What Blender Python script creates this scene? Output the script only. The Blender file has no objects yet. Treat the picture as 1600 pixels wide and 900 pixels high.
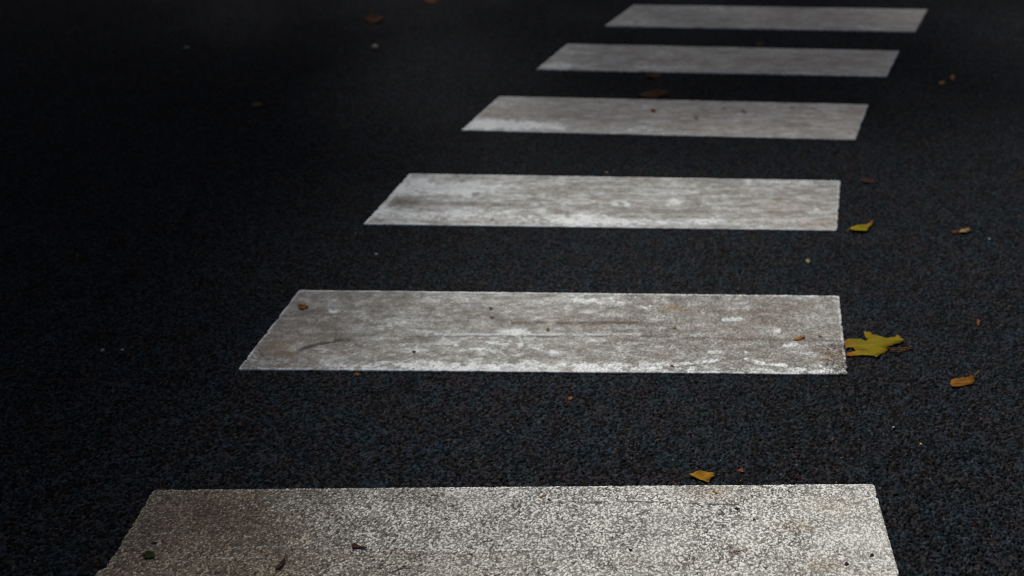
import bpy, math, random
import numpy as np
from mathutils import Vector
from mathutils.geometry import tessellate_polygon

# ------------------------------------------------------------------ camera, sky, sun, exposure
scene = bpy.context.scene
C = scene.collection
CAM_H, FPX, HOR = 1.6, 1402.0, -430.0            # eye height (m), focal length (px of a 1600 px frame), horizon row
PITCH = math.atan((450.0 - HOR) / FPX)
cam_data = bpy.data.cameras.new('camera')
cam_data.lens = FPX * 36.0 / 1600.0
cam_data.sensor_width = 36.0
cam_data.clip_start = 0.05
cam_data.clip_end = 3000.0
cam_data.dof.use_dof = True
cam_data.dof.focus_distance = 2.15
cam_data.dof.aperture_fstop = 2.0
cam = bpy.data.objects.new('camera', cam_data)
cam.location = (0, 0, CAM_H)
cam.rotation_euler = (math.radians(90) - PITCH, 0, 0)
C.objects.link(cam)
scene.camera = cam

SUN_EL, SUN_AZ = math.radians(46), math.radians(-16)   # azimuth from +Y towards +X
sun_dir = Vector((math.sin(SUN_AZ) * math.cos(SUN_EL), math.cos(SUN_AZ) * math.cos(SUN_EL), math.sin(SUN_EL)))
world = bpy.data.worlds.new('World')
scene.world = world
world.use_nodes = True
wn = world.node_tree
wn.nodes.clear()
sky = wn.nodes.new('ShaderNodeTexSky')
sky.sky_type = 'NISHITA'
sky.sun_disc = False
sky.sun_elevation = SUN_EL
sky.sun_rotation = SUN_AZ
sky.air_density = 0.7
sky.dust_density = 5.0
bg = wn.nodes.new('ShaderNodeBackground')
bg.inputs['Strength'].default_value = 0.05
out = wn.nodes.new('ShaderNodeOutputWorld')
wn.links.new(sky.outputs['Color'], bg.inputs['Color'])
wn.links.new(bg.outputs['Background'], out.inputs['Surface'])

sl = bpy.data.lights.new('sun', 'SUN')
sl.energy = 4.6
sl.angle = math.radians(6)
sl.color = (1.0, 0.95, 0.875)
sun = bpy.data.objects.new('sun', sl)
sun.rotation_euler = sun_dir.to_track_quat('Z', 'Y').to_euler()
sun.location = sun_dir * 30
C.objects.link(sun)

vs = scene.view_settings
vs.view_transform = 'Standard'
vs.look = 'None'
vs.exposure = 0.05
scene.cycles.pixel_filter_type = 'BLACKMAN_HARRIS'
scene.cycles.filter_width = 1.1
vs.gamma = 1.0
vs.use_curve_mapping = False
scene.render.engine = 'CYCLES'
scene.cycles.use_denoising = True
scene.cycles.denoiser = 'OPENIMAGEDENOISE'
scene.cycles.denoising_input_passes = 'RGB_ALBEDO_NORMAL'
scene.cycles.denoising_prefilter = 'NONE'
scene.cycles.max_bounces = 5
scene.cycles.diffuse_bounces = 3
scene.cycles.sample_clamp_indirect = 4.0

# ------------------------------------------------------------------ helpers
CT, ST = math.cos(PITCH), math.sin(PITCH)

def ground(px, py):
    """ground point (x, y) seen at a photo pixel"""
    px = np.asarray(px, float); py = np.asarray(py, float)
    z = FPX * CAM_H / ((py - HOR) * CT)
    return (px - 800.0) * z / FPX, (z - CAM_H * ST) / CT

def photo(x, y):
    """measuring help: where a ground point falls in the photo"""
    z = np.asarray(y) * CT + CAM_H * ST
    return 800.0 + np.asarray(x) * FPX / z, HOR + FPX * CAM_H / (z * CT)

_tab = {}
def table(seed, n=512, k=1):
    key = (seed, n, k)
    if key not in _tab:
        _tab[key] = np.random.default_rng(seed).random((k, n, n))
    return _tab[key]

def vnoise(x, y, seed):
    t = table(seed)[0]
    xi = np.floor(x).astype(np.int64); yi = np.floor(y).astype(np.int64)
    fx = x - xi; fy = y - yi
    fx = fx * fx * fx * (fx * (fx * 6 - 15) + 10); fy = fy * fy * fy * (fy * (fy * 6 - 15) + 10)
    a, b, c, d = xi & 511, (xi + 1) & 511, yi & 511, (yi + 1) & 511
    return (t[a, c] * (1 - fx) + t[b, c] * fx) * (1 - fy) + (t[a, d] * (1 - fx) + t[b, d] * fx) * fy

def fbm(x, y, seed, octaves=4, gain=0.55):
    s = np.zeros_like(x); amp = 1.0; tot = 0.0
    for o in range(octaves):
        s += amp * vnoise(x * 2 ** o + 17.3 * o, y * 2 ** o + 5.1 * o, seed + o)
        tot += amp; amp *= gain
    return s / tot

def gravel(x, y, cell, seed, sharp=1.0):
    """packed stones: height (about -0.5..1) and a random number per stone"""
    t = table(seed, 512, 4)
    gx, gy = x / cell, y / cell
    xi = np.floor(gx).astype(np.int64); yi = np.floor(gy).astype(np.int64)
    best = np.full(gx.shape, -9.0); ident = np.zeros(gx.shape)
    for di in (-1, 0, 1):
        for dj in (-1, 0, 1):
            a, b = (xi + di) & 511, (yi + dj) & 511
            dx = gx - (xi + di + t[0][a, b]); dy = gy - (yi + dj + t[1][a, b])
            th = t[3][a, b] * 6.283
            ex = dx * np.cos(th) + dy * np.sin(th); ey = -dx * np.sin(th) + dy * np.cos(th)
            h = t[2][a, b] - sharp * (ex * ex * 1.0 + ey * ey * 2.2)
            m = h > best
            best = np.where(m, h, best); ident = np.where(m, (t[2][a, b] * 7.13 + t[3][a, b] * 3.7) % 1.0, ident)
    return best, ident

def smooth(a, b, x):
    t = np.clip((x - a) / (b - a), 0, 1)
    return t * t * (3 - 2 * t)

def mix(a, b, t):
    return a * (1 - t[..., None]) + np.asarray(b) * t[..., None]

def grid_object(name, V, col, material, extra=None):
    """one mesh from a (rows, columns, 3) array of points; col gives the stone or paint colour per vertex"""
    ny, nx = V.shape[:2]
    verts = V.reshape(-1, 3)
    idx = np.arange(ny * nx).reshape(ny, nx)
    q = np.stack([idx[:-1, :-1], idx[:-1, 1:], idx[1:, 1:], idx[1:, :-1]], -1).reshape(-1, 4)
    c = col.reshape(-1, 3)
    if extra is not None:
        ev, eq, ec = extra
        q = np.concatenate([q, np.asarray(eq) + len(verts)]); verts = np.concatenate([verts, ev]); c = np.concatenate([c, ec])
    me = bpy.data.meshes.new(name)
    me.vertices.add(len(verts)); me.vertices.foreach_set('co', verts.astype(np.float32).ravel())
    me.loops.add(q.size); me.loops.foreach_set('vertex_index', q.astype(np.int32).ravel())
    me.polygons.add(len(q)); me.polygons.foreach_set('loop_start', np.arange(0, q.size, 4, dtype=np.int32))
    me.polygons.foreach_set('use_smooth', np.ones(len(q), bool))
    at = me.color_attributes.new('tone', 'FLOAT_COLOR', 'POINT')
    at.data.foreach_set('color', np.concatenate([c, np.ones((len(c), 1))], 1).astype(np.float32).ravel())
    me.update(calc_edges=True); me.validate()
    me.materials.append(material)
    o = bpy.data.objects.new(name, me); C.objects.link(o)
    return o

def tag(o, label, cat, group=None):
    o['label'] = label; o['category'] = cat
    if group: o['group'] = group
    return o

def tone_material(name, rough=0.8, spec=0.3, noise=0.15, scale=900.0, bump=0.0, trans=0.0):
    m = bpy.data.materials.new(name); m.use_nodes = True
    n, l = m.node_tree.nodes, m.node_tree.links
    b = n['Principled BSDF']
    a = n.new('ShaderNodeAttribute'); a.attribute_name = 'tone'
    tc = n.new('ShaderNodeTexCoord')
    nz = n.new('ShaderNodeTexNoise'); nz.inputs['Scale'].default_value = scale; nz.inputs['Detail'].default_value = 3
    l.new(tc.outputs['Object'], nz.inputs['Vector'])
    mp = n.new('ShaderNodeMapRange')
    mp.inputs['From Min'].default_value = 0.25; mp.inputs['From Max'].default_value = 0.75
    mp.inputs['To Min'].default_value = 1 - noise; mp.inputs['To Max'].default_value = 1 + noise
    l.new(nz.outputs['Fac'], mp.inputs['Value'])
    mu = n.new('ShaderNodeMix'); mu.data_type = 'RGBA'; mu.blend_type = 'MULTIPLY'; mu.inputs['Factor'].default_value = 1
    l.new(a.outputs['Color'], mu.inputs['A']); l.new(mp.outputs['Result'], mu.inputs['B'])
    l.new(mu.outputs['Result'], b.inputs['Base Color'])
    b.inputs['Roughness'].default_value = rough
    b.inputs['Specular IOR Level'].default_value = spec
    if bump:
        bp = n.new('ShaderNodeBump'); bp.inputs['Strength'].default_value = bump; bp.inputs['Distance'].default_value = 0.001
        l.new(nz.outputs['Fac'], bp.inputs['Height']); l.new(bp.outputs['Normal'], b.inputs['Normal'])
    if trans:
        b.inputs['Subsurface Weight'].default_value = 0.0
    return m

M_asphalt = tone_material('asphalt', 0.85, 0.05, 0.2, 700, 0.3)
M_paint = tone_material('road_paint', 0.9, 0.08, 0.1, 1200, 0.08)
M_leaf = tone_material('dead_leaf', 0.85, 0.08, 0.18, 500, 0.2)
M_bark = tone_material('bark', 0.9, 0.2, 0.3, 30, 0.8)
M_verge = tone_material('verge_soil', 0.95, 0.1, 0.35, 25, 0.8)
M_kerb = tone_material('kerb_stone', 0.85, 0.2, 0.2, 120, 0.3)

# ------------------------------------------------------------------ road
NX = 1650
s = np.concatenate([np.linspace(-2.0, -1, 130)[:-1], np.linspace(-1, 1, NX), np.linspace(1, 2.0, 130)[1:]])
NX = len(s)
ys = list(np.linspace(0.3, 0.95, 130))
while ys[-1] < 6.75:
    ys.append(ys[-1] + 0.0008 + 0.00108 * ys[-1])
ys = np.array(ys + list(np.linspace(ys[-1] + 0.015, 7.98, 80)))
Y = np.repeat(ys[:, None], NX, 1)
X = s[None, :] * (0.95 + 0.55 * ys[:, None])
h1, id1 = gravel(X, Y, 0.0058, 11, 1.3)
h2, id2 = gravel(X, Y, 0.0040, 12, 1.2)
big = fbm(X * 0.9, Y * 0.9, 40, 4)
h = h1 * 0.0031 + h2 * 0.0018 + (fbm(X * 14, Y * 14, 44, 3) - 0.5) * 0.002
h -= np.percentile(h, 90)
stone = np.array((0.0113, 0.0140, 0.0184))
tone = 0.08 + 2.1 * id1 ** 2.0 + 0.6 * (id2 - 0.4)
tone = np.clip(tone, 0.07, 3)
col = stone[None, None, :] * tone[..., None]
hue = id2
warm = smooth(0.80, 0.95, hue); cool = smooth(0.25, 0.05, hue)
col = col * (1 + warm[..., None] * np.array((0.3, 0.03, -0.15)) + cool[..., None] * np.array((-0.15, 0.05, 0.2)))
col *= (0.75 + 0.5 * big)[..., None]
b1 = fbm(X * 28, Y * 24, 46, 3) - 0.5; b2 = fbm(X * 31, Y * 26, 49, 3) - 0.5      # mixed stone: bluish, reddish and greenish patches
col *= np.clip(1 + b1[..., None] * np.array((0.65, -0.2, -0.45)) + b2[..., None] * np.array((-0.2, 0.35, 0.3)), 0.3, 2)
pale = smooth(0.9965, 0.9985, (id1 * 37.7 + id2 * 11.3) % 1.0)         # a few pale and rusty stone chips
col = mix(col, (0.11, 0.09, 0.06), pale * 0.8)
rust = smooth(0.985, 0.992, (id1 * 53.1 + 0.3) % 1.0)
col = mix(col, (0.045, 0.025, 0.015), rust * 0.45)
V = np.stack([X, Y, h], -1)
R = 1500.0
ev = np.array([(-R, -R, -0.012), (R, -R, -0.012), (R, R, -0.012), (-R, R, -0.012)])
road = grid_object('road', V, col, M_asphalt, (ev, [(0, 1, 2, 3)], np.tile(stone, (4, 1))))
road['kind'] = 'structure'
del V, h, h1, h2, id1, id2, col, X, Y

# ------------------------------------------------------------------ crossing stripes
TOP = 0.0032
def poly_dist(px, py, pts):
    d = np.full(px.shape, 1e9)
    for (x0, y0), (x1, y1) in zip(pts[:-1], pts[1:]):
        dx, dy = x1 - x0, y1 - y0
        t = np.clip(((px - x0) * dx + (py - y0) * dy) / (dx * dx + dy * dy), 0, 1)
        d = np.minimum(d, np.hypot(px - x0 - t * dx, (py - y0 - t * dy)))
    return d

def stripe(k, name, label, corners, step, base, blobs, stains, lines, pits, streak, patch, rim, dirt, white, ragged):
    """corners: back-left, back-right, front-right, front-left in photo pixels, laid on the ground; blobs: paler, less worn paint"""
    (bl, br, fr, fl) = [np.array(ground(*c)) for c in corners]
    L = np.linalg.norm(br - bl); W = np.linalg.norm(fl - bl)
    nu, nv = int(L / step), int(W / step)
    u = np.linspace(0, 1, nu)[None, :].repeat(nv, 0); v = np.linspace(0, 1, nv)[:, None].repeat(nu, 1)   # v 0 = front
    x = (fl[0] * (1 - u) + fr[0] * u) * (1 - v) + (bl[0] * (1 - u) + br[0] * u) * v
    y = (fl[1] * (1 - u) + fr[1] * u) * (1 - v) + (bl[1] * (1 - u) + br[1] * u) * v
    # ragged outline of the laid paint
    sd = 100 + 10 * k
    def edge(t, f, a):
        n = fbm(t * f, t * 0 + 3.3, sd, 4, 0.7) - 0.5
        chip = smooth(0.70, 0.86, vnoise(t * f * 1.7, t * 0 + 9.1, sd + 5))
        return n * a * 2.0, chip * a * 1.6
    a, r = ragged
    nL, cL = edge(v * W, 34, a * 0.75); nR, cR = edge(v * W + 7, 34, a * 0.75); nF, cF = edge(u * L, 30, a * 0.3); nB, cB = edge(u * L + 4, 30, a * 0.25)
    fade = 0.03
    dl, dr, df, db = u * L, (1 - u) * L, v * W, (1 - v) * W
    def rnd(d):                               # corner rounding
        q = np.clip(r - d, 0, r)
        return r - np.sqrt(np.maximum(r * r - q * q, 0))
    wl, wr, wf, wb = [np.clip(1 - d / fade, 0, 1) for d in (dl, dr, df, db)]
    cr_ = np.minimum(rnd(df), r) + np.minimum(rnd(db), r)
    x = x + wl * (nL + cL + cr_) - wr * (nR + cR + cr_)
    y = y + wf * (nF + cF) - wb * (nB + cB)
    if k == 1: x = x - wl * 0.013 * smooth(0.192, 0.178, df)     # the laid band steps outwards here
    px, py = photo(x, y)
    # wear
    w = np.full(x.shape, base[0]) if not callable(base[0]) else base[0](px, py)
    B = np.zeros(x.shape)
    for (cx, cy, rx, ry, amp) in blobs:
        B += amp * np.exp(-((px - cx) / rx) ** 2 - ((py - cy) / ry) ** 2)
    crisp = smooth(0.50, 0.60, fbm(x * 42, y * 60, sd + 25, 5, 0.7) * 0.72 + B * (0.38 if k >= 3 else 0.31))
    w += 0.30 * B + 0.85 * crisp * np.clip(0.12 + B * 1.6, 0, 1)
    st = fbm(x * 11, y * 62, sd + 20, 4) - 0.5
    pt = fbm(x * 34, y * 52, sd + 30, 5, 0.65) - 0.5
    fine = fbm(x * 190, y * 190, sd + 40, 3, 0.8) - 0.5
    w += st * streak + pt * patch + fine * ((0.30 + 0.35 * smooth(620, 420, px)) if k == 1 else 0.35)
    edge_d = np.minimum(np.minimum(dl, dr), np.minimum(df, db))
    w += rim * smooth(0.012, 0.002, edge_d) * (0.3 + 1.2 * vnoise(x * 40, y * 40, sd + 60))
    w = smooth(0, 1, w)
    c = mix(np.broadcast_to(np.asarray(dirt, float), x.shape + (3,)), white, w)
    mott = 1 + 0.5 * (fbm(x * 18, y * 30, sd + 50, 4) - 0.5) + (0.25 if k == 1 else 0.45) * fine
    c = c * mott[..., None]
    for (cx, cy, rx, ry, amp, sc) in stains:
        g = amp * np.exp(-((px - cx) / rx) ** 2 - ((py - cy) / ry) ** 2) * (0.25 + 1.5 * fbm(x * 60, y * 80, sd + 70, 3))
        c = mix(c, sc, np.clip(g, 0, 0.9))
    wob = (fbm(x * 25, y * 25, sd + 80, 3) - 0.5) * 5
    for (pts, wd, sc, amp) in lines:
        d = poly_dist(px, py + wob * 0.45, pts)
        if k == 1: wd = wd * 0.62; d = np.abs(d + wob * 0.25)
        gap = smooth(0.30, 0.55, vnoise(x * 45, y * 45, sd + 81) * 0.6 + vnoise(x * 12, y * 12, sd + 82) * 0.6)
        c = mix(c, sc, amp * gap * smooth(wd * 1.5, wd * 0.5, d))
    # pits where the stones below show through
    g, gid = gravel(x, y, 0.0045 if k == 1 else 0.0046, sd + 90, 1.15)
    g2, _ = gravel(x, y * 1.3, 0.0070 if k == 1 else 0.0068, sd + 91, 1.1)
    pa = pits(px, py) if callable(pits) else np.full(x.shape, pits)
    pa = pa * (0.8 + 0.4 * fbm(x * 20, y * 20, sd + 92, 3))
    m = np.maximum(smooth(0.46 * pa + 0.10, 0.46 * pa - 0.06, g), 0.8 * smooth(0.30 * pa + 0.02, 0.30 * pa - 0.12, g2))
    m *= np.clip(pa * 2.5, 0, 1)
    c = mix(c, np.array((0.030, 0.025, 0.021)), m * (0.62 + 0.38 * gid))
    c = np.clip(c, 0.01, 0.8)
    z = TOP + 0.00022 * (g - 0.5) * np.clip(pa * 1.6, 0.25, 1) + 0.0002 * g2 - 0.0005 * m + (fbm(x * 11, y * 11, sd + 95, 3) - 0.5) * 0.0012
    z = z - 0.0012 * smooth(0.006, 0.0, edge_d)
    V = np.stack([x, y, z], -1)
    # skirt down to the asphalt
    V = np.concatenate([V[:1], V, V[-1:]]); V = np.concatenate([V[:, :1], V, V[:, -1:]], 1)
    c = np.concatenate([c[:1], c, c[-1:]]); c = np.concatenate([c[:, :1], c, c[:, -1:]], 1)
    for sl_ in (np.s_[0, :], np.s_[-1, :], np.s_[:, 0], np.s_[:, -1]):
        V[sl_ + (2,)] = -0.006
    V[0, :, 1] -= 0.001; V[-1, :, 1] += 0.001; V[:, 0, 0] -= 0.001; V[:, -1, 0] += 0.001
    o = grid_object(name, V, c, M_paint)
    return tag(o, label, 'road marking', 'stripes of the zebra crossing')

WHITE = (0.59, 0.605, 0.58); DIRT = (0.245, 0.215, 0.18)
PALE = (0.74, 0.79, 0.805); DARK = (0.05, 0.042, 0.038); RUSTY = (0.26, 0.17, 0.08); BROWN = (0.13, 0.105, 0.08)

# the first stripe runs on past the lower frame edge: its front corners lie one stripe width (0.43 m) nearer
g0 = np.array(ground(240, 766)); g1 = np.array(ground(158, 900)); g2_ = np.array(ground(1365, 757)); g3 = np.array(ground(1405, 900))
f0 = g0 + (g1 - g0) / abs(g1[1] - g0[1]) * 0.43; f3 = g2_ + (g3 - g2_) / abs(g3[1] - g2_[1]) * 0.43
c1 = [(240, 766), (1365, 757), tuple(float(q) for q in photo(*f3)), tuple(float(q) for q in photo(*f0))]
stripe(1, 'crossing_stripe', 'speckled white stripe nearest the camera, brown and dirty at its left end', c1, 0.0016,
       (lambda px, py: 0.16 + 0.52 * smooth(380, 560, px) + 0.26 * smooth(480, 1000, px) - 0.14 * smooth(840, 880, py),),
       [(450, 788, 38, 16, .75), (560, 790, 60, 20, .25), (215, 890, 60, 9, .3), (1330, 765, 90, 8, .3), (1020, 790, 200, 20, .2), (900, 775, 120, 14, .2), (640, 800, 60, 22, .2)],
       [(1110, 768, 45, 12, .45, RUSTY), (1240, 824, 30, 10, .45, RUSTY), (1300, 788, 40, 15, .3, RUSTY), (1285, 885, 30, 10, .4, RUSTY), (640, 775, 60, 14, .35, BROWN),
        (640, 866, 40, 7, .4, (0.2, .12, .11)), (1150, 862, 20, 6, .4, RUSTY), (340, 800, 100, 40, .6, BROWN), (230, 830, 60, 40, .45, BROWN), (370, 850, 70, 25, .35, BROWN)],
       [([(860, 786), (1000, 785), (1090, 789), (1170, 790)], 1.6, DARK, .75), ([(470, 789), (545, 788)], 1.5, DARK, .6), ([(490, 857), (580, 862), (760, 861), (905, 859)], 1.5, PALE, .7),
        ([(760, 863), (905, 861)], 1.3, DARK, .4), ([(200, 837), (262, 835)], 1.5, PALE, .6), ([(360, 858), (420, 855), (470, 856)], 1.6, PALE, .6), ([(330, 873), (430, 872)], 1.4, PALE, .5),
        ([(1110, 829), (1230, 828)], 1.3, PALE, .7), ([(920, 833), (985, 833)], 1.5, BROWN, .7), ([(372, 768), (376, 790), (385, 800)], 1.7, (.4, .38, .34), .6), ([(325, 805), (330, 840)], 1.7, (.4, .38, .34), .5)],
       lambda px, py: 0.92 - 0.54 * smooth(430, 720, px) - 0.06 * smooth(1200, 1330, px), 0.25, 0.40, 0.3, (0.36, 0.31, 0.245), WHITE, (0.0022, 0.009))

stripe(2, 'crossing_stripe', 'worn grey stripe with chalky front edge, big yellow leaf touching its right end', [(468, 454), (1311, 463), (1324, 586), (372, 578)], 0.0022,
       (lambda px, py: 0.20 + 0.05 * smooth(480, 760, px) - 0.05 * smooth(1000, 1150, px),),
       [(700, 573, 150, 9, .6), (900, 576, 170, 9, .6), (560, 575, 60, 5, .3), (1200, 580, 160, 6, .45), (620, 505, 60, 16, .3), (700, 545, 120, 18, .25), (800, 535, 80, 20, .3), (810, 519, 18, 6, .4),
        (915, 470, 40, 8, .45), (965, 474, 30, 8, .45), (1015, 482, 10, 4, .6), (522, 487, 9, 4, .6), (868, 552, 9, 6, .6), (395, 565, 14, 12, .5), (460, 545, 14, 6, .5), (500, 548, 26, 5, .3),
        (1300, 575, 25, 10, .35), (1165, 470, 10, 10, .35), (1290, 465, 60, 3, .4), (720, 470, 60, 10, .25), (1250, 545, 60, 12, .12)],
       [(1055, 484, 24, 6, .55, RUSTY), (1200, 490, 40, 14, .35, BROWN), (440, 545, 35, 20, .35, RUSTY), (470, 500, 60, 26, .25, BROWN), (1300, 555, 18, 10, .4, RUSTY), (880, 578, 14, 4, .5, RUSTY),
        (1190, 552, 30, 7, .3, BROWN), (950, 540, 60, 20, .15, BROWN), (790, 500, 130, 6, .2, BROWN)],
       [([(465, 549), (488, 542), (515, 535), (545, 533)], 2.6, DARK, .75), ([(550, 537), (566, 543)], 2, DARK, .5), ([(620, 527), (760, 526.5), (1000, 526), (1170, 532), (1320, 533)], 1.3, DARK, .45),
        ([(680, 523.5), (1000, 523.5)], 1.6, PALE, .6), ([(800, 506), (1010, 505)], 2.2, BROWN, .75), ([(1000, 571), (1060, 570), (1100, 567), (1123, 563)], 2.2, PALE, .95),
        ([(1165, 562), (1185, 568), (1205, 571), (1232, 572)], 2.4, PALE, 1.0), ([(1130, 500), (1157, 500)], 2.6, PALE, .9), ([(1108, 551), (1165, 552)], 2.4, PALE, .8), ([(1225, 541), (1245, 540)], 2.2, PALE, .9),
        ([(945, 571), (985, 571)], 2.0, PALE, .9), ([(405, 548), (410, 558), (420, 563)], 2.2, DARK, .5), ([(1212, 520), (1216, 519)], 3.5, PALE, .9), ([(1168, 470), (1167, 484)], 1.6, PALE, .25)],
       lambda px, py: 0.16 + 0.12 * smooth(850, 1000, px) + 0.25 * smooth(1270, 1310, px) * smooth(530, 550, py), 0.45, 0.85, 0.5, (0.25, 0.238, 0.218), PALE, (0.0032, 0.006))

stripe(3, 'crossing_stripe', 'stripe with cloudy white patches on its left half, small yellow leaf at right end', [(640, 272), (1313, 283), (1308, 361), (568, 351)], 0.0028,
       (lambda px, py: 0.42 - 0.10 * smooth(760, 900, px),),
       [(700, 297, 70, 11, .7), (760, 292, 50, 8, .4), (655, 290, 20, 12, .35), (660, 338, 60, 9, .35), (760, 335, 90, 12, .4), (910, 345, 70, 8, .7), (1000, 348, 110, 6, .4), (1055, 316, 12, 5, .6),
        (975, 320, 20, 4, .5), (1240, 286, 60, 3, .45), (1110, 345, 30, 4, .4), (1275, 327, 8, 5, .5), (640, 284, 30, 6, .3), (600, 330, 14, 16, .4)],
       [(620, 316, 36, 7, .8, BROWN), (690, 319, 60, 4, .5, BROWN), (800, 322, 60, 3, .35, BROWN), (1290, 350, 40, 8, .35, RUSTY), (1215, 320, 30, 18, .25, RUSTY), (1100, 330, 60, 12, .15, BROWN), (1270, 305, 40, 10, .15, BROWN)],
       [([(640, 275), (605, 318), (570, 350)], 3.0, PALE, .6), ([(740, 305), (747, 304)], 3, BROWN, .7), ([(1085, 320), (1092, 320)], 2.6, DARK, .6), ([(768, 344), (770, 343)], 2.5, DARK, .6)],
       0.10, 0.62, 0.8, 0.4, (0.28, 0.266, 0.245), PALE, (0.003, 0.005))

stripe(4, 'crossing_stripe', 'grey stripe with a bright white wedge along its front left corner', [(780, 151), (1357, 164), (1336, 219), (721, 204)], 0.0034,
       (0.30,),
       [(770, 195, 70, 7.5, 1.0), (850, 199, 50, 6, .5), (730, 200, 20, 6, .5), (1000, 203, 30, 5, .35), (800, 165, 60, 6, .15), (780, 156, 15, 6, .2), (1200, 212, 100, 4, .12)],
       [(1080, 180, 70, 10, .15, BROWN), (900, 182, 60, 6, .2, BROWN), (1240, 196, 30, 5, .2, BROWN)],
       [([(1086, 184), (1088, 186)], 3.0, (.12, .07, .06), .7), ([(1160, 175), (1164, 176)], 3.2, DARK, .6), ([(1236, 170), (1240, 169)], 3.0, DARK, .5), ([(1130, 170), (1133, 171)], 2.4, BROWN, .5)],
       0.03, 0.5, 0.4, 0.25, (0.30, 0.272, 0.24), PALE, (0.0028, 0.008))

stripe(5, 'crossing_stripe', 'plain grey stripe second from the far end, brown leaf at its front edge', [(886, 69), (1405, 80), (1385, 120), (838, 109)], 0.0042,
       (0.30,), [(870, 104, 60, 5, .35), (1010, 107, 60, 5, .3), (900, 78, 50, 5, .15), (1030, 84, 20, 6, .2)], [(1200, 95, 200, 10, .15, BROWN), (1050, 95, 40, 5, .2, BROWN)],
       [], 0.02, 0.55, 0.35, 0.2, (0.30, 0.272, 0.24), PALE, (0.0028, 0.008))
stripe(6, 'crossing_stripe', 'farthest and smallest looking grey stripe at the top end of the crossing', [(990, 8), (1449, 15), (1430, 50), (945, 41)], 0.0048,
       (0.30,), [(990, 36, 50, 5, .3), (1060, 14, 60, 4, .15)], [(1250, 30, 200, 10, .12, BROWN)], [], 0.02, 0.5, 0.35, 0.2, (0.30, 0.272, 0.24), PALE, (0.003, 0.008))

# ------------------------------------------------------------------ fallen leaves and crumbs
def plate(name, pts, colour, z0, thick=0.0005, curl=0.006, seed=0, material=M_leaf, parent=None, sub=3, rough=0.0, tip=None):
    """a thin curled blade: outline on the ground (m) filled, subdivided, curled and given thickness; colour(x, y) per vertex"""
    import bmesh
    rs = random.Random(seed)
    cx = sum(p[0] for p in pts) / len(pts); cy = sum(p[1] for p in pts) / len(pts)
    bm = bmesh.new()
    vs_ = [bm.verts.new((p[0] - cx, p[1] - cy, 0)) for p in pts]
    for t in tessellate_polygon([[Vector((p[0] - cx, p[1] - cy, 0)) for p in pts]]):
        try: bm.faces.new([vs_[i] for i in t])
        except ValueError: pass
    bmesh.ops.subdivide_edges(bm, edges=bm.edges[:], cuts=sub, use_grid_fill=True)
    bmesh.ops.recalc_face_normals(bm, faces=bm.faces[:])
    if sum(f.normal.z for f in bm.faces) < 0: bmesh.ops.reverse_faces(bm, faces=bm.faces[:])
    sz = max(max(abs(p[0] - cx) for p in pts), max(abs(p[1] - cy) for p in pts))
    a1, a2 = rs.uniform(0, 6.28), rs.uniform(0, 6.28)
    for v in bm.verts:
        q, r_ = v.co.x / sz, v.co.y / sz
        rr = math.hypot(q, r_)
        v.co.z = curl * (0.25 + 0.75 * rr * rr * (0.6 + 0.4 * math.sin(3 * math.atan2(r_, q) + a1))) + curl * 0.22 * math.sin(5 * q + a1) * math.cos(6 * r_ + a2)
        if tip: v.co.z += tip[2] * max(0, (q * tip[0] + r_ * tip[1])) ** 1.5
    zmin = min(v.co.z for v in bm.verts)
    cols = {}
    for v in bm.verts: v.co.z -= zmin
    top = bm.faces[:]
    r = bmesh.ops.extrude_face_region(bm, geom=top)
    for e in r['geom']:
        if isinstance(e, bmesh.types.BMVert): e.co.z += thick
    bmesh.ops.recalc_face_normals(bm, faces=bm.faces[:])
    me = bpy.data.meshes.new(name); bm.to_mesh(me); bm.free()
    at = me.color_attributes.new('tone', 'FLOAT_COLOR', 'POINT')
    for i, v in enumerate(me.vertices):
        c = colour(v.co.x / sz, v.co.y / sz)
        at.data[i].color = (c[0], c[1], c[2], 1)
    for p in me.polygons: p.use_smooth = True
    me.materials.append(material)
    o = bpy.data.objects.new(name, me); C.objects.link(o)
    o.location = (cx, cy, z0)
    if parent: o.parent = parent; o.location = (cx - parent.location.x, cy - parent.location.y, z0 - parent.location.z)
    return o

def tube(name, pts, radii, colour, parent=None, sides=8, material=M_leaf):
    """round stalk or twig along 3-D points"""
    P = [Vector(p) for p in pts]
    org = parent.location if parent else P[0].copy()
    verts, faces = [], []
    for i, p in enumerate(P):
        d = (P[min(i + 1, len(P) - 1)] - P[max(i - 1, 0)]).normalized()
        a = d.cross(Vector((0, 0, 1)) if abs(d.z) < 0.9 else Vector((1, 0, 0))).normalized(); b = d.cross(a)
        for k in range(sides):
            t = 2 * math.pi * k / sides
            verts.append(p - org + (a * math.cos(t) + b * math.sin(t)) * radii[i])
    n = len(P)
    for i in range(n - 1):
        for k in range(sides):
            faces.append((i * sides + k, i * sides + (k + 1) % sides, (i + 1) * sides + (k + 1) % sides, (i + 1) * sides + k))
    faces.append(tuple(range(sides))[::-1]); faces.append(tuple((n - 1) * sides + k for k in range(sides)))
    me = bpy.data.meshes.new(name); me.from_pydata(verts, [], faces)
    at = me.color_attributes.new('tone', 'FLOAT_COLOR', 'POINT')
    for i in range(len(verts)): at.data[i].color = (*colour, 1)
    for p in me.polygons: p.use_smooth = True
    me.materials.append(material)
    o = bpy.data.objects.new(name, me); C.objects.link(o)
    if parent: o.parent = parent
    else: o.location = org
    return o

def empty(name, px, py, z=0.0):
    o = bpy.data.objects.new(name, None); C.objects.link(o)
    x, y = ground(px, py); o.location = (float(x), float(y), z)
    return o

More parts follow.
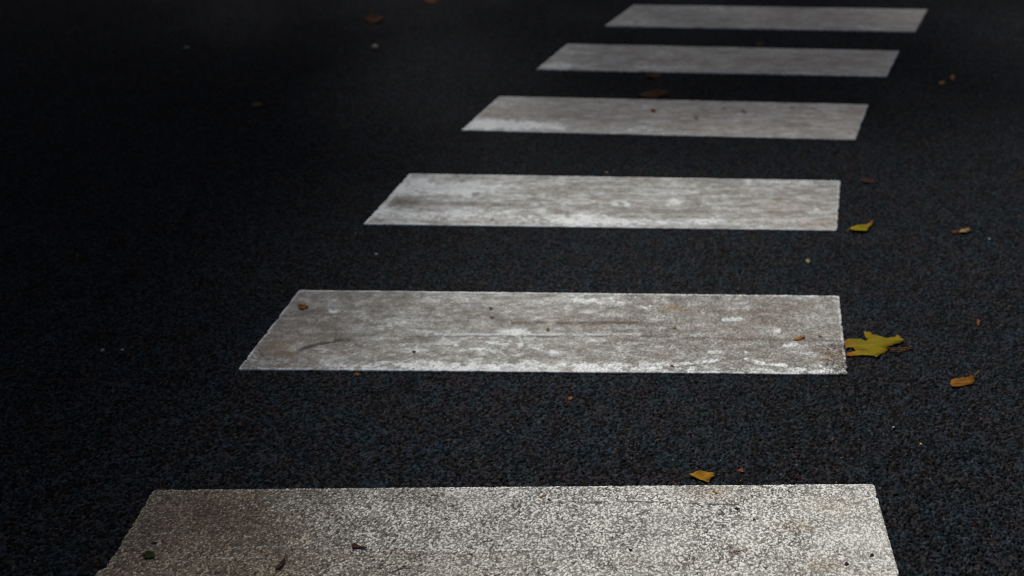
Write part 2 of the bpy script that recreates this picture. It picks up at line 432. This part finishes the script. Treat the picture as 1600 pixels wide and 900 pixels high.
def torn(pts, amp, seed, n=3):
    """outline with n pieces per edge, nibbled by amp photo pixels"""
    rs = random.Random(seed); o = []
    for (x0, y0), (x1, y1) in zip(pts, pts[1:] + pts[:1]):
        for i in range(n):
            t = i / n; k_ = 0.3 if i == 0 else 1.0
            o.append((x0 + (x1 - x0) * t + rs.uniform(-amp, amp) * k_, y0 + (y1 - y0) * t + rs.uniform(-amp, amp) * k_ * 0.8))
    return o

def gp(pts): return [tuple(float(q) for q in ground(*p)) for p in pts]
def lerp3(a, b, t):
    t = max(0.0, min(1.0, t)); return tuple(a[i] * (1 - t) + b[i] * t for i in range(3))
def nz1(x, y, seed): return float(vnoise(np.array([x * 1.0 + 50]), np.array([y * 1.0 + 50]), seed)[0])

ROADZ, PAINTZ = -0.0004, TOP + 0.0006

# big yellow maple leaf
lf = empty('maple_leaf', 1362, 540, ROADZ)
tag(lf, 'large yellow maple leaf with browned tips on asphalt at the right end of a stripe', 'leaf', 'fallen leaves')
zo = [(195, 268), (215, 256), (245, 248), (290, 250), (325, 250), (350, 262), (378, 262), (362, 240), (347, 205), (356, 190), (378, 200), (398, 196), (412, 214), (460, 226), (520, 242), (570, 238), (598, 238), (606, 222),
      (620, 228), (640, 252), (668, 268), (648, 274), (636, 288), (596, 294), (556, 304), (530, 318), (534, 336), (518, 358), (486, 370), (442, 398), (420, 384), (396, 384), (340, 376), (296, 380), (250, 388),
      (214, 388), (208, 366), (240, 356), (286, 344), (268, 322), (232, 318), (202, 330)]
pts = gp(torn([(1280 + a / 5.0, 480 + b / 5.0) for a, b in zo], 0.7, 91))
def maple_col(q, r):
    yel = lerp3((0.135, 0.100, 0.002), (0.185, 0.130, 0.002), nz1(q * 4, r * 4, 301))
    c = lerp3(yel, (0.105, 0.088, 0.002), 1.6 * nz1(q * 2.5, r * 3, 302) - 0.6)
    c = lerp3(c, (0.150, 0.050, 0.006), (-q - 0.52) * 3.2)
    for ang in (0.12, 0.75, 2.3, 3.3, 4.1, 5.5):
        d = abs(-(q + 0.05) * math.sin(ang) + r * math.cos(ang)); f = (q + 0.05) * math.cos(ang) + r * math.sin(ang)
        if f > 0 and d < 0.028: c = lerp3(c, (0.19, 0.15, 0.012), 0.6)
    if nz1(q * 14, r * 14, 303) > 0.86: c = lerp3(c, (0.05, 0.03, 0.008), 0.7)
    return c
plate('blade', pts, maple_col, ROADZ, curl=0.005, seed=3, parent=lf, sub=3)
sx = gp([(1385, 545), (1398, 546), (1412, 546.5), (1424, 544.5)])
st_ = tube('stalk', [(a, b, ROADZ + 0.003 + 0.001 * i) for i, (a, b) in enumerate(sx)], [0.0016, 0.0014, 0.0014, 0.0022], (0.10, 0.045, 0.02), lf)

sc_ = gp([(1388, 546), (1400, 543), (1416, 542), (1428, 544), (1420, 548), (1404, 550), (1392, 549)])
tag(plate('leaf_scrap', sc_, lambda q, r: lerp3((0.035, 0.018, 0.010), (0.075, 0.035, 0.016), nz1(q * 5, r * 5, 320)), ROADZ - 0.002, curl=0.004, seed=8),
    'dark brown leaf scrap tucked under the tip of the large yellow maple leaf', 'leaf', 'fallen leaves')

# oblong orange brown leaf further right
lf = empty('oblong_leaf', 1504, 597, ROADZ)
tag(lf, 'oblong orange brown leaf with torn ends lying on bare asphalt right of the maple leaf', 'leaf', 'fallen leaves')
zo = [(1018, 612), (1030, 572), (1060, 560), (1110, 552), (1150, 550), (1196, 538), (1208, 548), (1212, 592), (1190, 604), (1150, 612), (1100, 620), (1060, 626), (1036, 628)]
plate('blade', gp(torn([(1280 + a / 5.0, 480 + b / 5.0) for a, b in zo], 0.6, 92)), lambda q, r: lerp3(lerp3((0.135, 0.062, 0.005), (0.088, 0.030, 0.005), 1.7 * nz1(q * 4, r * 6, 311) - .4), (0.20, 0.11, 0.012), 1 - abs(r - 0.1 * q) * 18),
      ROADZ, curl=0.005, seed=5, parent=lf)
sx = gp([(1521, 590), (1524, 587), (1529, 583.5)])
tube('stalk', [(a, b, ROADZ + 0.006 + 0.002 * i) for i, (a, b) in enumerate(sx)], [0.0014, 0.0011, 0.0009], (0.22, 0.11, 0.02), lf)

# orange leaf behind the nearest stripe
zo = [(355, 432), (400, 410), (440, 398), (470, 380), (540, 370), (620, 376), (690, 384), (730, 388), (765, 408), (750, 425), (745, 440), (765, 448), (735, 470), (705, 485), (690, 510), (678, 545), (630, 535), (590, 520), (540, 512), (470, 485), (400, 460)]
tag(plate('orange_leaf', gp(torn([(1040 + a / 10.0, 700 + b / 10.0) for a, b in zo], 0.4, 93, 2)),
          lambda q, r: lerp3(lerp3((0.225, 0.115, 0.006), (0.165, 0.078, 0.006), 1.5 * nz1(q * 3, r * 4, 331) - .25), (0.05, 0.02, 0.01), 1.0 - math.hypot((q - 0.15) * 8, (r + 0.35) * 7)), ROADZ, curl=0.009, seed=11),
    'orange leaf with a torn right side lying just behind the nearest stripe', 'leaf', 'fallen leaves')

# small yellow leaf beside the third stripe
lf = empty('yellow_leaf', 1344, 357, ROADZ)
tag(lf, 'small bright yellow leaf with brown tip on asphalt beside the cloudy white stripe', 'leaf', 'fallen leaves')
zo = [(238, 208), (250, 180), (290, 168), (340, 166), (390, 150), (418, 128), (412, 165), (385, 185), (368, 216), (320, 212), (270, 212)]
plate('blade', gp([(1280 + a / 5.0, 320 + b / 5.0) for a, b in zo]), lambda q, r: lerp3(lerp3((0.23, 0.18, 0.003), (0.17, 0.125, 0.003), nz1(q * 4, r * 4, 341)), (0.16, 0.05, 0.012), (q - 0.45) * 3), ROADZ, curl=0.014, seed=13, parent=lf)
sx = gp([(1328, 358), (1325, 361), (1324, 366)])
tube('stalk', [(a, b, ROADZ + 0.004) for a, b in sx], [0.0016, 0.0013, 0.001], (0.16, 0.09, 0.02), lf)

def fleck(name, label, cat, px, py, wpx, hpx, colour, z=ROADZ, seed=0, curl=0.004, tilt=0.0, group=None, var=0.5, pointed=0.35):
    """a small leaf or leaf crumb: an irregular pointed outline of the given size, lying flat"""
    rs = random.Random(seed * 7 + 1)
    out_ = []
    small = cat == 'chip' or 'crumb' in name
    n = 11 if small else 18
    for i in range(n):
        t = 2 * math.pi * i / n
        r = 1.0 - pointed * abs(math.sin(t)) ** 0.8 * (1 if wpx > hpx else 0.4)
        r *= rs.uniform(0.55, 1.25) if small else rs.uniform(0.68, 1.18)
        ex, ey = r * math.cos(t) * wpx / 2, r * math.sin(t) * hpx / 2 / (1 - pointed if wpx > hpx else 1 - 0.4 * pointed)
        out_.append((px + ex, py + ey + tilt * ex))
    colour = tuple(c * 0.62 for c in colour)
    dk = tuple(c * (1 - var) for c in colour)
    if small: curl *= 0.35
    o = plate(name, gp(out_), lambda q, r: lerp3(dk, colour, 1.5 * nz1(q * 3, r * 3, 350 + seed) - 0.1), z, curl=curl, seed=seed, sub=2)
    return tag(o, label, cat, group)

FG, CG = 'fallen leaves', 'leaf crumbs and chips'
fleck('tan_leaf', 'small pale tan leaf on asphalt, well right of the small yellow leaf', 'leaf', 1507, 361.5, 19, 8, (.40, .27, .10), seed=1, curl=.012, tilt=-.15, group=FG)
fleck('brown_scrap', 'dull brown scrap just left of the small pale tan leaf', 'leaf', 1493, 362.5, 12, 6, (.12, .06, .04), seed=2, curl=.006, group=FG)
fleck('brown_scrap', 'faint reddish brown scrap on asphalt near the back right corner of the cloudy stripe', 'leaf', 1356, 283, 28, 7, (.075, .038, .024), seed=3, curl=.006, tilt=.12, group=FG)
fleck('brown_leaf', 'dark brown leaf tucked against the front edge of the second farthest stripe', 'leaf', 1021, 119, 30, 9, (.11, .048, .018), seed=4, curl=.012, group=FG, pointed=.2)
fleck('brown_leaf', 'long curled brown leaf behind the stripe with the white wedge', 'leaf', 1020, 148, 52, 11, (.085, .036, .012), seed=5, curl=.016, tilt=-.12, group=FG, pointed=.3)
fleck('brown_scrap', 'faint brown scrap behind the middle of the second farthest stripe', 'leaf', 1187, 69.5, 17, 5, (.12, .08, .035), seed=6, curl=.010, group=FG)
fleck('ochre_leaf', 'blurred ochre leaf on dark asphalt near the top edge, above a pale pebble', 'leaf', 584, 31, 36, 11, (.13, .052, .014), seed=7, curl=.02, group=FG, pointed=.5)
fleck('rust_leaf', 'rust coloured leaf cut by the top edge of the picture', 'leaf', 674, 1.5, 28, 11, (.20, .08, .03), seed=8, curl=.012, group=FG)
fleck('ochre_scrap', 'dim ochre scrap alone on the dark asphalt at left', 'leaf', 401, 164, 18, 8, (.13, .08, .03), seed=9, curl=.01, group=FG)
fleck('yellow_crumb', 'left one of two yellowish crumbs side by side on asphalt at far right', 'leaf', 1472.5, 128.5, 11, 7, (.30, .19, .055), seed=10, curl=.008, group=CG, pointed=.1)
fleck('yellow_crumb', 'right one of two yellowish crumbs side by side on asphalt at far right', 'leaf', 1488.5, 121, 10, 8, (.26, .15, .055), seed=11, curl=.008, group=CG, pointed=.1)
fleck('yellow_crumb', 'tiny pale yellow crumb on asphalt between the cloudy stripe and the chalky edged stripe', 'leaf', 1263, 408, 8, 6.5, (.33, .31, .13), seed=12, curl=.003, group=CG, pointed=.1)
fleck('orange_leaf', 'tiny amber leaf on the back left corner of the chalky edged stripe', 'leaf', 474, 481.5, 19, 7, (.33, .14, .012), PAINTZ, seed=13, curl=.006, group=FG)
fleck('orange_leaf', 'slim orange sliver of leaf near the right end of the chalky edged stripe', 'leaf', 1249, 530.5, 20, 5.5, (.36, .14, .03), PAINTZ, seed=14, curl=.004, tilt=-.22, group=FG, var=.35, pointed=.5)
fleck('dark_chip', 'tiny dark chip just right of the slim orange sliver', 'chip', 1281, 527.5, 8, 3, (.10, .07, .05), PAINTZ, seed=15, curl=.002, tilt=.3, group=CG)
fleck('green_scrap', 'dark green leaf scrap on the brown left end of the nearest stripe', 'leaf', 233.5, 869.5, 22, 12, (.030, .042, .010), PAINTZ, seed=16, curl=.005, group=FG, pointed=.15, tilt=.1)
fleck('red_crumb', 'reddish crumb on the grey stripe with the white wedge', 'leaf', 1021, 174, 11, 6, (.26, .06, .03), PAINTZ, seed=17, curl=.006, tilt=.2, group=CG)
fleck('red_crumb', 'small red crumb on asphalt right of the orange leaf behind the nearest stripe', 'leaf', 1158, 735, 13, 7, (.22, .07, .035), seed=18, curl=.003, group=CG)
fleck('orange_crumb', 'small orange crumb on asphalt near right edge, above the large yellow maple leaf', 'leaf', 1529, 503, 6, 10, (.20, .09, .02), seed=19, curl=.003, group=CG)
fleck('orange_crumb', 'pink orange crumb on asphalt in the gap before the nearest stripe, right of centre', 'leaf', 891, 622.5, 11, 5, (.33, .15, .08), seed=20, curl=.003, group=CG)
fleck('orange_crumb', 'rusty crumb on asphalt right below the left part of the chalky edged stripe', 'leaf', 558, 584.5, 12, 6, (.22, .10, .025), seed=21, curl=.003, group=CG)
fleck('olive_crumb', 'upper one of two dark olive specks near the back edge of the chalky edged stripe', 'leaf', 767, 483, 8, 5, (.17, .14, .06), PAINTZ, seed=22, curl=.002, group=CG)
fleck('olive_crumb', 'lower one of two dark olive specks near the back edge of the chalky edged stripe', 'leaf', 770, 497.5, 9, 4, (.19, .14, .09), PAINTZ, seed=23, curl=.002, group=CG)
fleck('olive_crumb', 'olive speck in the middle of the chalky edged stripe', 'leaf', 856, 516.5, 8, 6, (.24, .2, .08), PAINTZ, seed=24, curl=.002, group=CG)
fleck('brown_crumb', 'small brown crumb near the chalky front edge of the worn grey stripe', 'leaf', 1050, 573, 8, 4, (.22, .11, .05), PAINTZ, seed=25, curl=.002, group=CG)
fleck('olive_crumb', 'olive speck on the right part of the chalky edged stripe, left of the orange sliver', 'leaf', 1054, 514, 7, 5, (.2, .17, .08), PAINTZ, seed=26, curl=.002, group=CG)
fleck('dark_chip', 'black chip on the right end of the nearest stripe, nearer to its right edge', 'chip', 1362, 869, 9, 4, (.035, .028, .024), PAINTZ, seed=27, curl=.002, tilt=-.2, group=CG)
fleck('dark_chip', 'black red chip on the nearest stripe, lower of the two by its right edge', 'chip', 1322, 883.5, 8, 5, (.05, .022, .016), PAINTZ, seed=28, curl=.003, group=CG)
fleck('dark_chip', 'black sliver above the green scrap on the nearest stripe', 'chip', 241, 850, 11, 4.5, (.03, .024, .02), PAINTZ, seed=29, curl=.002, tilt=-.3, group=CG)
fleck('orange_crumb', 'orange sliver on the nearest stripe left of centre, close to its back edge', 'leaf', 848, 777, 11, 3.5, (.33, .17, .08), PAINTZ, seed=30, curl=.002, tilt=-.45, group=CG)
fleck('dark_chip', 'black chip beside the orange sliver near the back edge of the nearest stripe', 'chip', 858, 782.5, 7, 3, (.03, .026, .024), PAINTZ, seed=31, curl=.002, tilt=.3, group=CG)
fleck('dark_chip', 'black chip in the middle of the nearest stripe, lowest on its right half', 'chip', 985, 860.5, 7, 3.5, (.03, .02, .018), PAINTZ, seed=32, curl=.002, group=CG)
fleck('dark_chip', 'thin black sliver on the nearest stripe below the torn orange leaf', 'chip', 1152, 796.5, 12, 3, (.03, .026, .022), PAINTZ, seed=33, curl=.002, tilt=.1, group=CG)
fleck('dark_chip', 'black chip on the nearest stripe just right of the thin black sliver', 'chip', 1178, 813.5, 7, 3, (.03, .026, .022), PAINTZ, seed=34, curl=.002, tilt=-.2, group=CG)
fleck('orange_crumb', 'ochre crumb on the back edge of the nearest stripe, right below the torn orange leaf', 'leaf', 1116, 770, 9, 4, (.36, .21, .05), PAINTZ, seed=35, curl=.002, tilt=.3, group=CG)
fleck('dark_chip', 'small dark chip on the lower middle of the chalky edged stripe at left', 'chip', 647, 551, 7, 4, (.12, .09, .08), PAINTZ, seed=36, curl=.002, group=CG)

# dark scrap with a tail, and a dark sliver, on the nearest stripe
tag(plate('brown_scrap', gp([(549, 854), (553, 851), (559, 853), (564, 855), (570, 856.5), (575, 860), (573, 861), (566, 858.5), (559, 858), (552, 858.5)]), lambda q, r: lerp3((.035, .014, .011), (.06, .024, .016), nz1(q * 4, r * 4, 371)), PAINTZ, curl=.006, seed=41),
    'dark red brown scrap with a thin tail on the left half of the nearest stripe', 'leaf', FG)
tag(plate('dark_scrap', gp([(429, 889), (434, 886), (438, 881), (445, 876), (447, 879), (443, 885), (437, 890), (431, 891)]), lambda q, r: lerp3((.03, .02, .016), (.055, .035, .026), nz1(q * 4, r * 4, 372)), PAINTZ, curl=.006, seed=42),
    'slanting dark scrap near the lower edge, on the brown left end of the nearest stripe', 'leaf', FG)
def strand(name, label, cat, pix, rad, colour, z):
    p = gp(pix)
    return tag(tube(name, [(a, b, z + rad) for a, b in p], [rad * .7] + [rad] * (len(p) - 2) + [rad * .6], colour, sides=6), label, cat, CG)
strand('grass_strand', 'curved dark green strand at the lower edge of the nearest stripe, left of centre', 'grass strand', [(612, 896), (622, 892), (632, 889), (645, 890)], .0009, (.05, .055, .03), PAINTZ)
strand('twig', 'short brown twig lying across a rusty spot on the right half of the nearest stripe', 'twig', [(1138, 864), (1148, 862.5), (1158, 861.5), (1168, 860)], .0008, (.17, .09, .05), PAINTZ)
strand('twig', 'thin grey twig at the back right part of the nearest stripe', 'twig', [(1085, 787), (1092, 791), (1100, 793)], .0007, (.11, .08, .05), PAINTZ)

def pebble(label, px, py, r, colour, seed):
    import bmesh
    bm = bmesh.new(); bmesh.ops.create_icosphere(bm, subdivisions=2, radius=r)
    rs = random.Random(seed)
    ax, ay, az = rs.uniform(.85, 1.25), rs.uniform(.8, 1.1), rs.uniform(.55, .75)
    for v in bm.verts:
        k = 1 + 0.22 * (nz1(v.co.x / r * 1.6, v.co.y / r * 1.6 + v.co.z / r * 2.1, 380 + seed) - .5) * 2
        v.co = Vector((v.co.x * ax * k, v.co.y * ay * k, v.co.z * az * k + r * az * .8))
    me = bpy.data.meshes.new('pebble'); bm.to_mesh(me); bm.free()
    at = me.color_attributes.new('tone', 'FLOAT_COLOR', 'POINT')
    for i in range(len(me.vertices)): at.data[i].color = (*colour, 1)
    for p in me.polygons: p.use_smooth = True
    me.materials.append(M_kerb)
    o = bpy.data.objects.new('pebble', me); C.objects.link(o)
    x, y = ground(px, py); o.location = (float(x), float(y), ROADZ - .001)
    return tag(o, label, 'pebble', 'loose pebbles')
pebble('pale pebble on dark asphalt below the blurred ochre leaf near the top', 586, 76, .020, (.42, .36, .26), 1)
pebble('dim grey pebble alone in the dark upper left of the asphalt', 292, 76, .016, (.20, .19, .15), 2)
pebble('yellowish pebble, left of a close pair on the dark left asphalt', 160, 548, .0065, (.26, .23, .14), 3)
pebble('whitish pebble, right of a close pair on the dark left asphalt', 191.5, 547, .005, (.30, .30, .30), 4)
pebble('tiny whitish pebble on asphalt behind the chalky edged stripe, left of its middle', 588, 398, .005, (.30, .31, .32), 5)
pebble('tiny white pebble on asphalt at far right, right of the small pale tan leaf', 1546, 374, .0045, (.30, .32, .33), 6)
pebble('tiny white pebble on asphalt between the large maple leaf and the nearest stripe', 1396, 668, .0035, (.35, .36, .33), 7)
pebble('tiny ochre pebble on the right asphalt above the end of the nearest stripe', 1439, 694, .0035, (.45, .30, .12), 8)
pebble('pinkish pebble at the back edge of the cloudy stripe, near its middle', 948, 270, .006, (.36, .25, .15), 9)

# ------------------------------------------------------------------ unseen trees added on the verge to darken the left and far end
def sheet(name, outline, z, thick, colour, material):
    import bmesh
    bm = bmesh.new()
    f = bm.faces.new([bm.verts.new((x, y, z)) for x, y in outline])
    if f.calc_area() and f.normal.z < 0: f.normal_flip()
    r = bmesh.ops.extrude_face_region(bm, geom=[f])
    for e in r['geom']:
        if isinstance(e, bmesh.types.BMVert): e.co.z -= thick
    bmesh.ops.recalc_face_normals(bm, faces=bm.faces[:])
    me = bpy.data.meshes.new(name); bm.to_mesh(me); bm.free()
    at = me.color_attributes.new('tone', 'FLOAT_COLOR', 'POINT')
    for i in range(len(me.vertices)): at.data[i].color = (*colour, 1)
    me.materials.append(material)
    o = bpy.data.objects.new(name, me); C.objects.link(o); o['kind'] = 'structure'
    return o
sheet('kerb', [(-40, 8.0), (40, 8.0), (40, 8.14), (-40, 8.14)], 0.12, 0.14, (.25, .25, .24), M_kerb)
sheet('verge', [(-40, 8.14), (40, 8.14), (40, 30), (-40, 30)], 0.115, 0.13, (.06, .05, .03), M_verge)

def tree(label, x, y, R, z0, H, leaves, seed):
    rs = np.random.default_rng(seed)
    root = bpy.data.objects.new('added_shade_tree', None); C.objects.link(root); root.location = (x, y, 0.1)
    tag(root, label, 'tree', 'added shade trees out of view')
    # trunk with limbs, one mesh
    parts = []
    top = Vector((rs.uniform(-.3, .3), rs.uniform(-.3, .3), z0 + H * .75))
    parts.append(([Vector((0, 0, -.1)), Vector((.03, .02, 1.2)), Vector((top.x * .4, top.y * .4, z0)), top], [.20, .15, .12, .03]))
    for i in range(9):
        a = i * 2.4 + rs.uniform(0, .5); r = R * rs.uniform(.6, .9)
        b = Vector((top.x * .35, top.y * .35, z0 - .5 + .25 * i * H / 5))
        e = Vector((math.cos(a) * r, math.sin(a) * r, b.z + rs.uniform(.5, 1.5)))
        parts.append(([b, b.lerp(e, .5) + Vector((0, 0, .35)), e], [.06, .04, .012]))
    tv, tf = [], []
    for P, rad in parts:
        o_ = tube('limb', P, rad, (.07, .055, .045), sides=8)
        b0 = len(tv)
        tv += [v.co + o_.location for v in o_.data.vertices]; tf += [tuple(b0 + k for k in p.vertices) for p in o_.data.polygons]
        me_ = o_.data; bpy.data.objects.remove(o_); bpy.data.meshes.remove(me_)
    me = bpy.data.meshes.new('trunk'); me.from_pydata(tv, [], tf)
    at = me.color_attributes.new('tone', 'FLOAT_COLOR', 'POINT')
    at.data.foreach_set('color', np.tile((.07, .055, .045, 1), (len(tv), 1)).astype(np.float32).ravel())
    me.materials.append(M_bark)
    t = bpy.data.objects.new('trunk', me); C.objects.link(t); t.parent = root
    # crown: leaf-sized blades in uneven clumps
    n = leaves
    nc = 70
    cd = rs.normal(size=(nc, 3)); cd /= np.linalg.norm(cd, axis=1)[:, None]
    cc = cd * (rs.uniform(.25, 1, nc) ** .5)[:, None] * np.array((R, R, H / 2)) * .85
    w = rs.integers(0, nc, n)
    p = cc[w] + rs.normal(size=(n, 3)) * np.array((.22, .22, .17)) * R * .75
    p[:, 2] = np.maximum(p[:, 2], -H / 2) + z0 + H / 2
    s_ = rs.uniform(.07, .11, n)[:, None]
    a = rs.normal(size=(n, 3)); a[:, 2] *= .5; a /= np.linalg.norm(a, axis=1)[:, None]
    b = rs.normal(size=(n, 3)); b[:, 2] *= .5; b -= a * (a * b).sum(1)[:, None]; b /= np.linalg.norm(b, axis=1)[:, None]
    lob = [(0, -1), (.55, -.45), (1.0, .1), (.45, .3), (0, 1.1), (-.45, .3), (-1.0, .1), (-.55, -.45)]
    vv = np.stack([p + a * s_ * lx + b * s_ * ly for lx, ly in lob], 1).reshape(-1, 3)
    me = bpy.data.meshes.new('crown'); me.from_pydata(vv.tolist(), [], np.arange(n * 8).reshape(n, 8).tolist())
    base = np.array((.10, .09, .015)) * rs.uniform(.5, 1.4, n)[:, None] * np.array([1, 1, 1])
    base[rs.random(n) < .3] *= np.array((1.8, 1.1, .6))
    lc = np.concatenate([np.repeat(base, 8, 0), np.ones((n * 8, 1))], 1)
    at = me.color_attributes.new('tone', 'FLOAT_COLOR', 'POINT'); at.data.foreach_set('color', lc.astype(np.float32).ravel())
    me.materials.append(M_leaf)
    c = bpy.data.objects.new('crown', me); C.objects.link(c); c.parent = root
    return root
TREES = [  # out-of-view crowns, placed and sized for the shade they cast
    ('maple with a broad low crown on the far verge, left of the crossing', -5.55, 8.6, 3.2, 2.5, 4.8, 12000, 1),
    ('tall maple on the far verge behind the broad low one', -5.95, 9.9, 3.6, 3.4, 7.6, 17000, 4),
    ('maple on the far verge straight ahead of the crossing', -0.9, 12.4, 3.4, 2.8, 5.2, 6500, 2),
    ('maple on the far verge to the right of the crossing', 5.1, 11.2, 3.2, 2.8, 5.2, 7500, 3),
]
for t_ in TREES: tree(*t_)
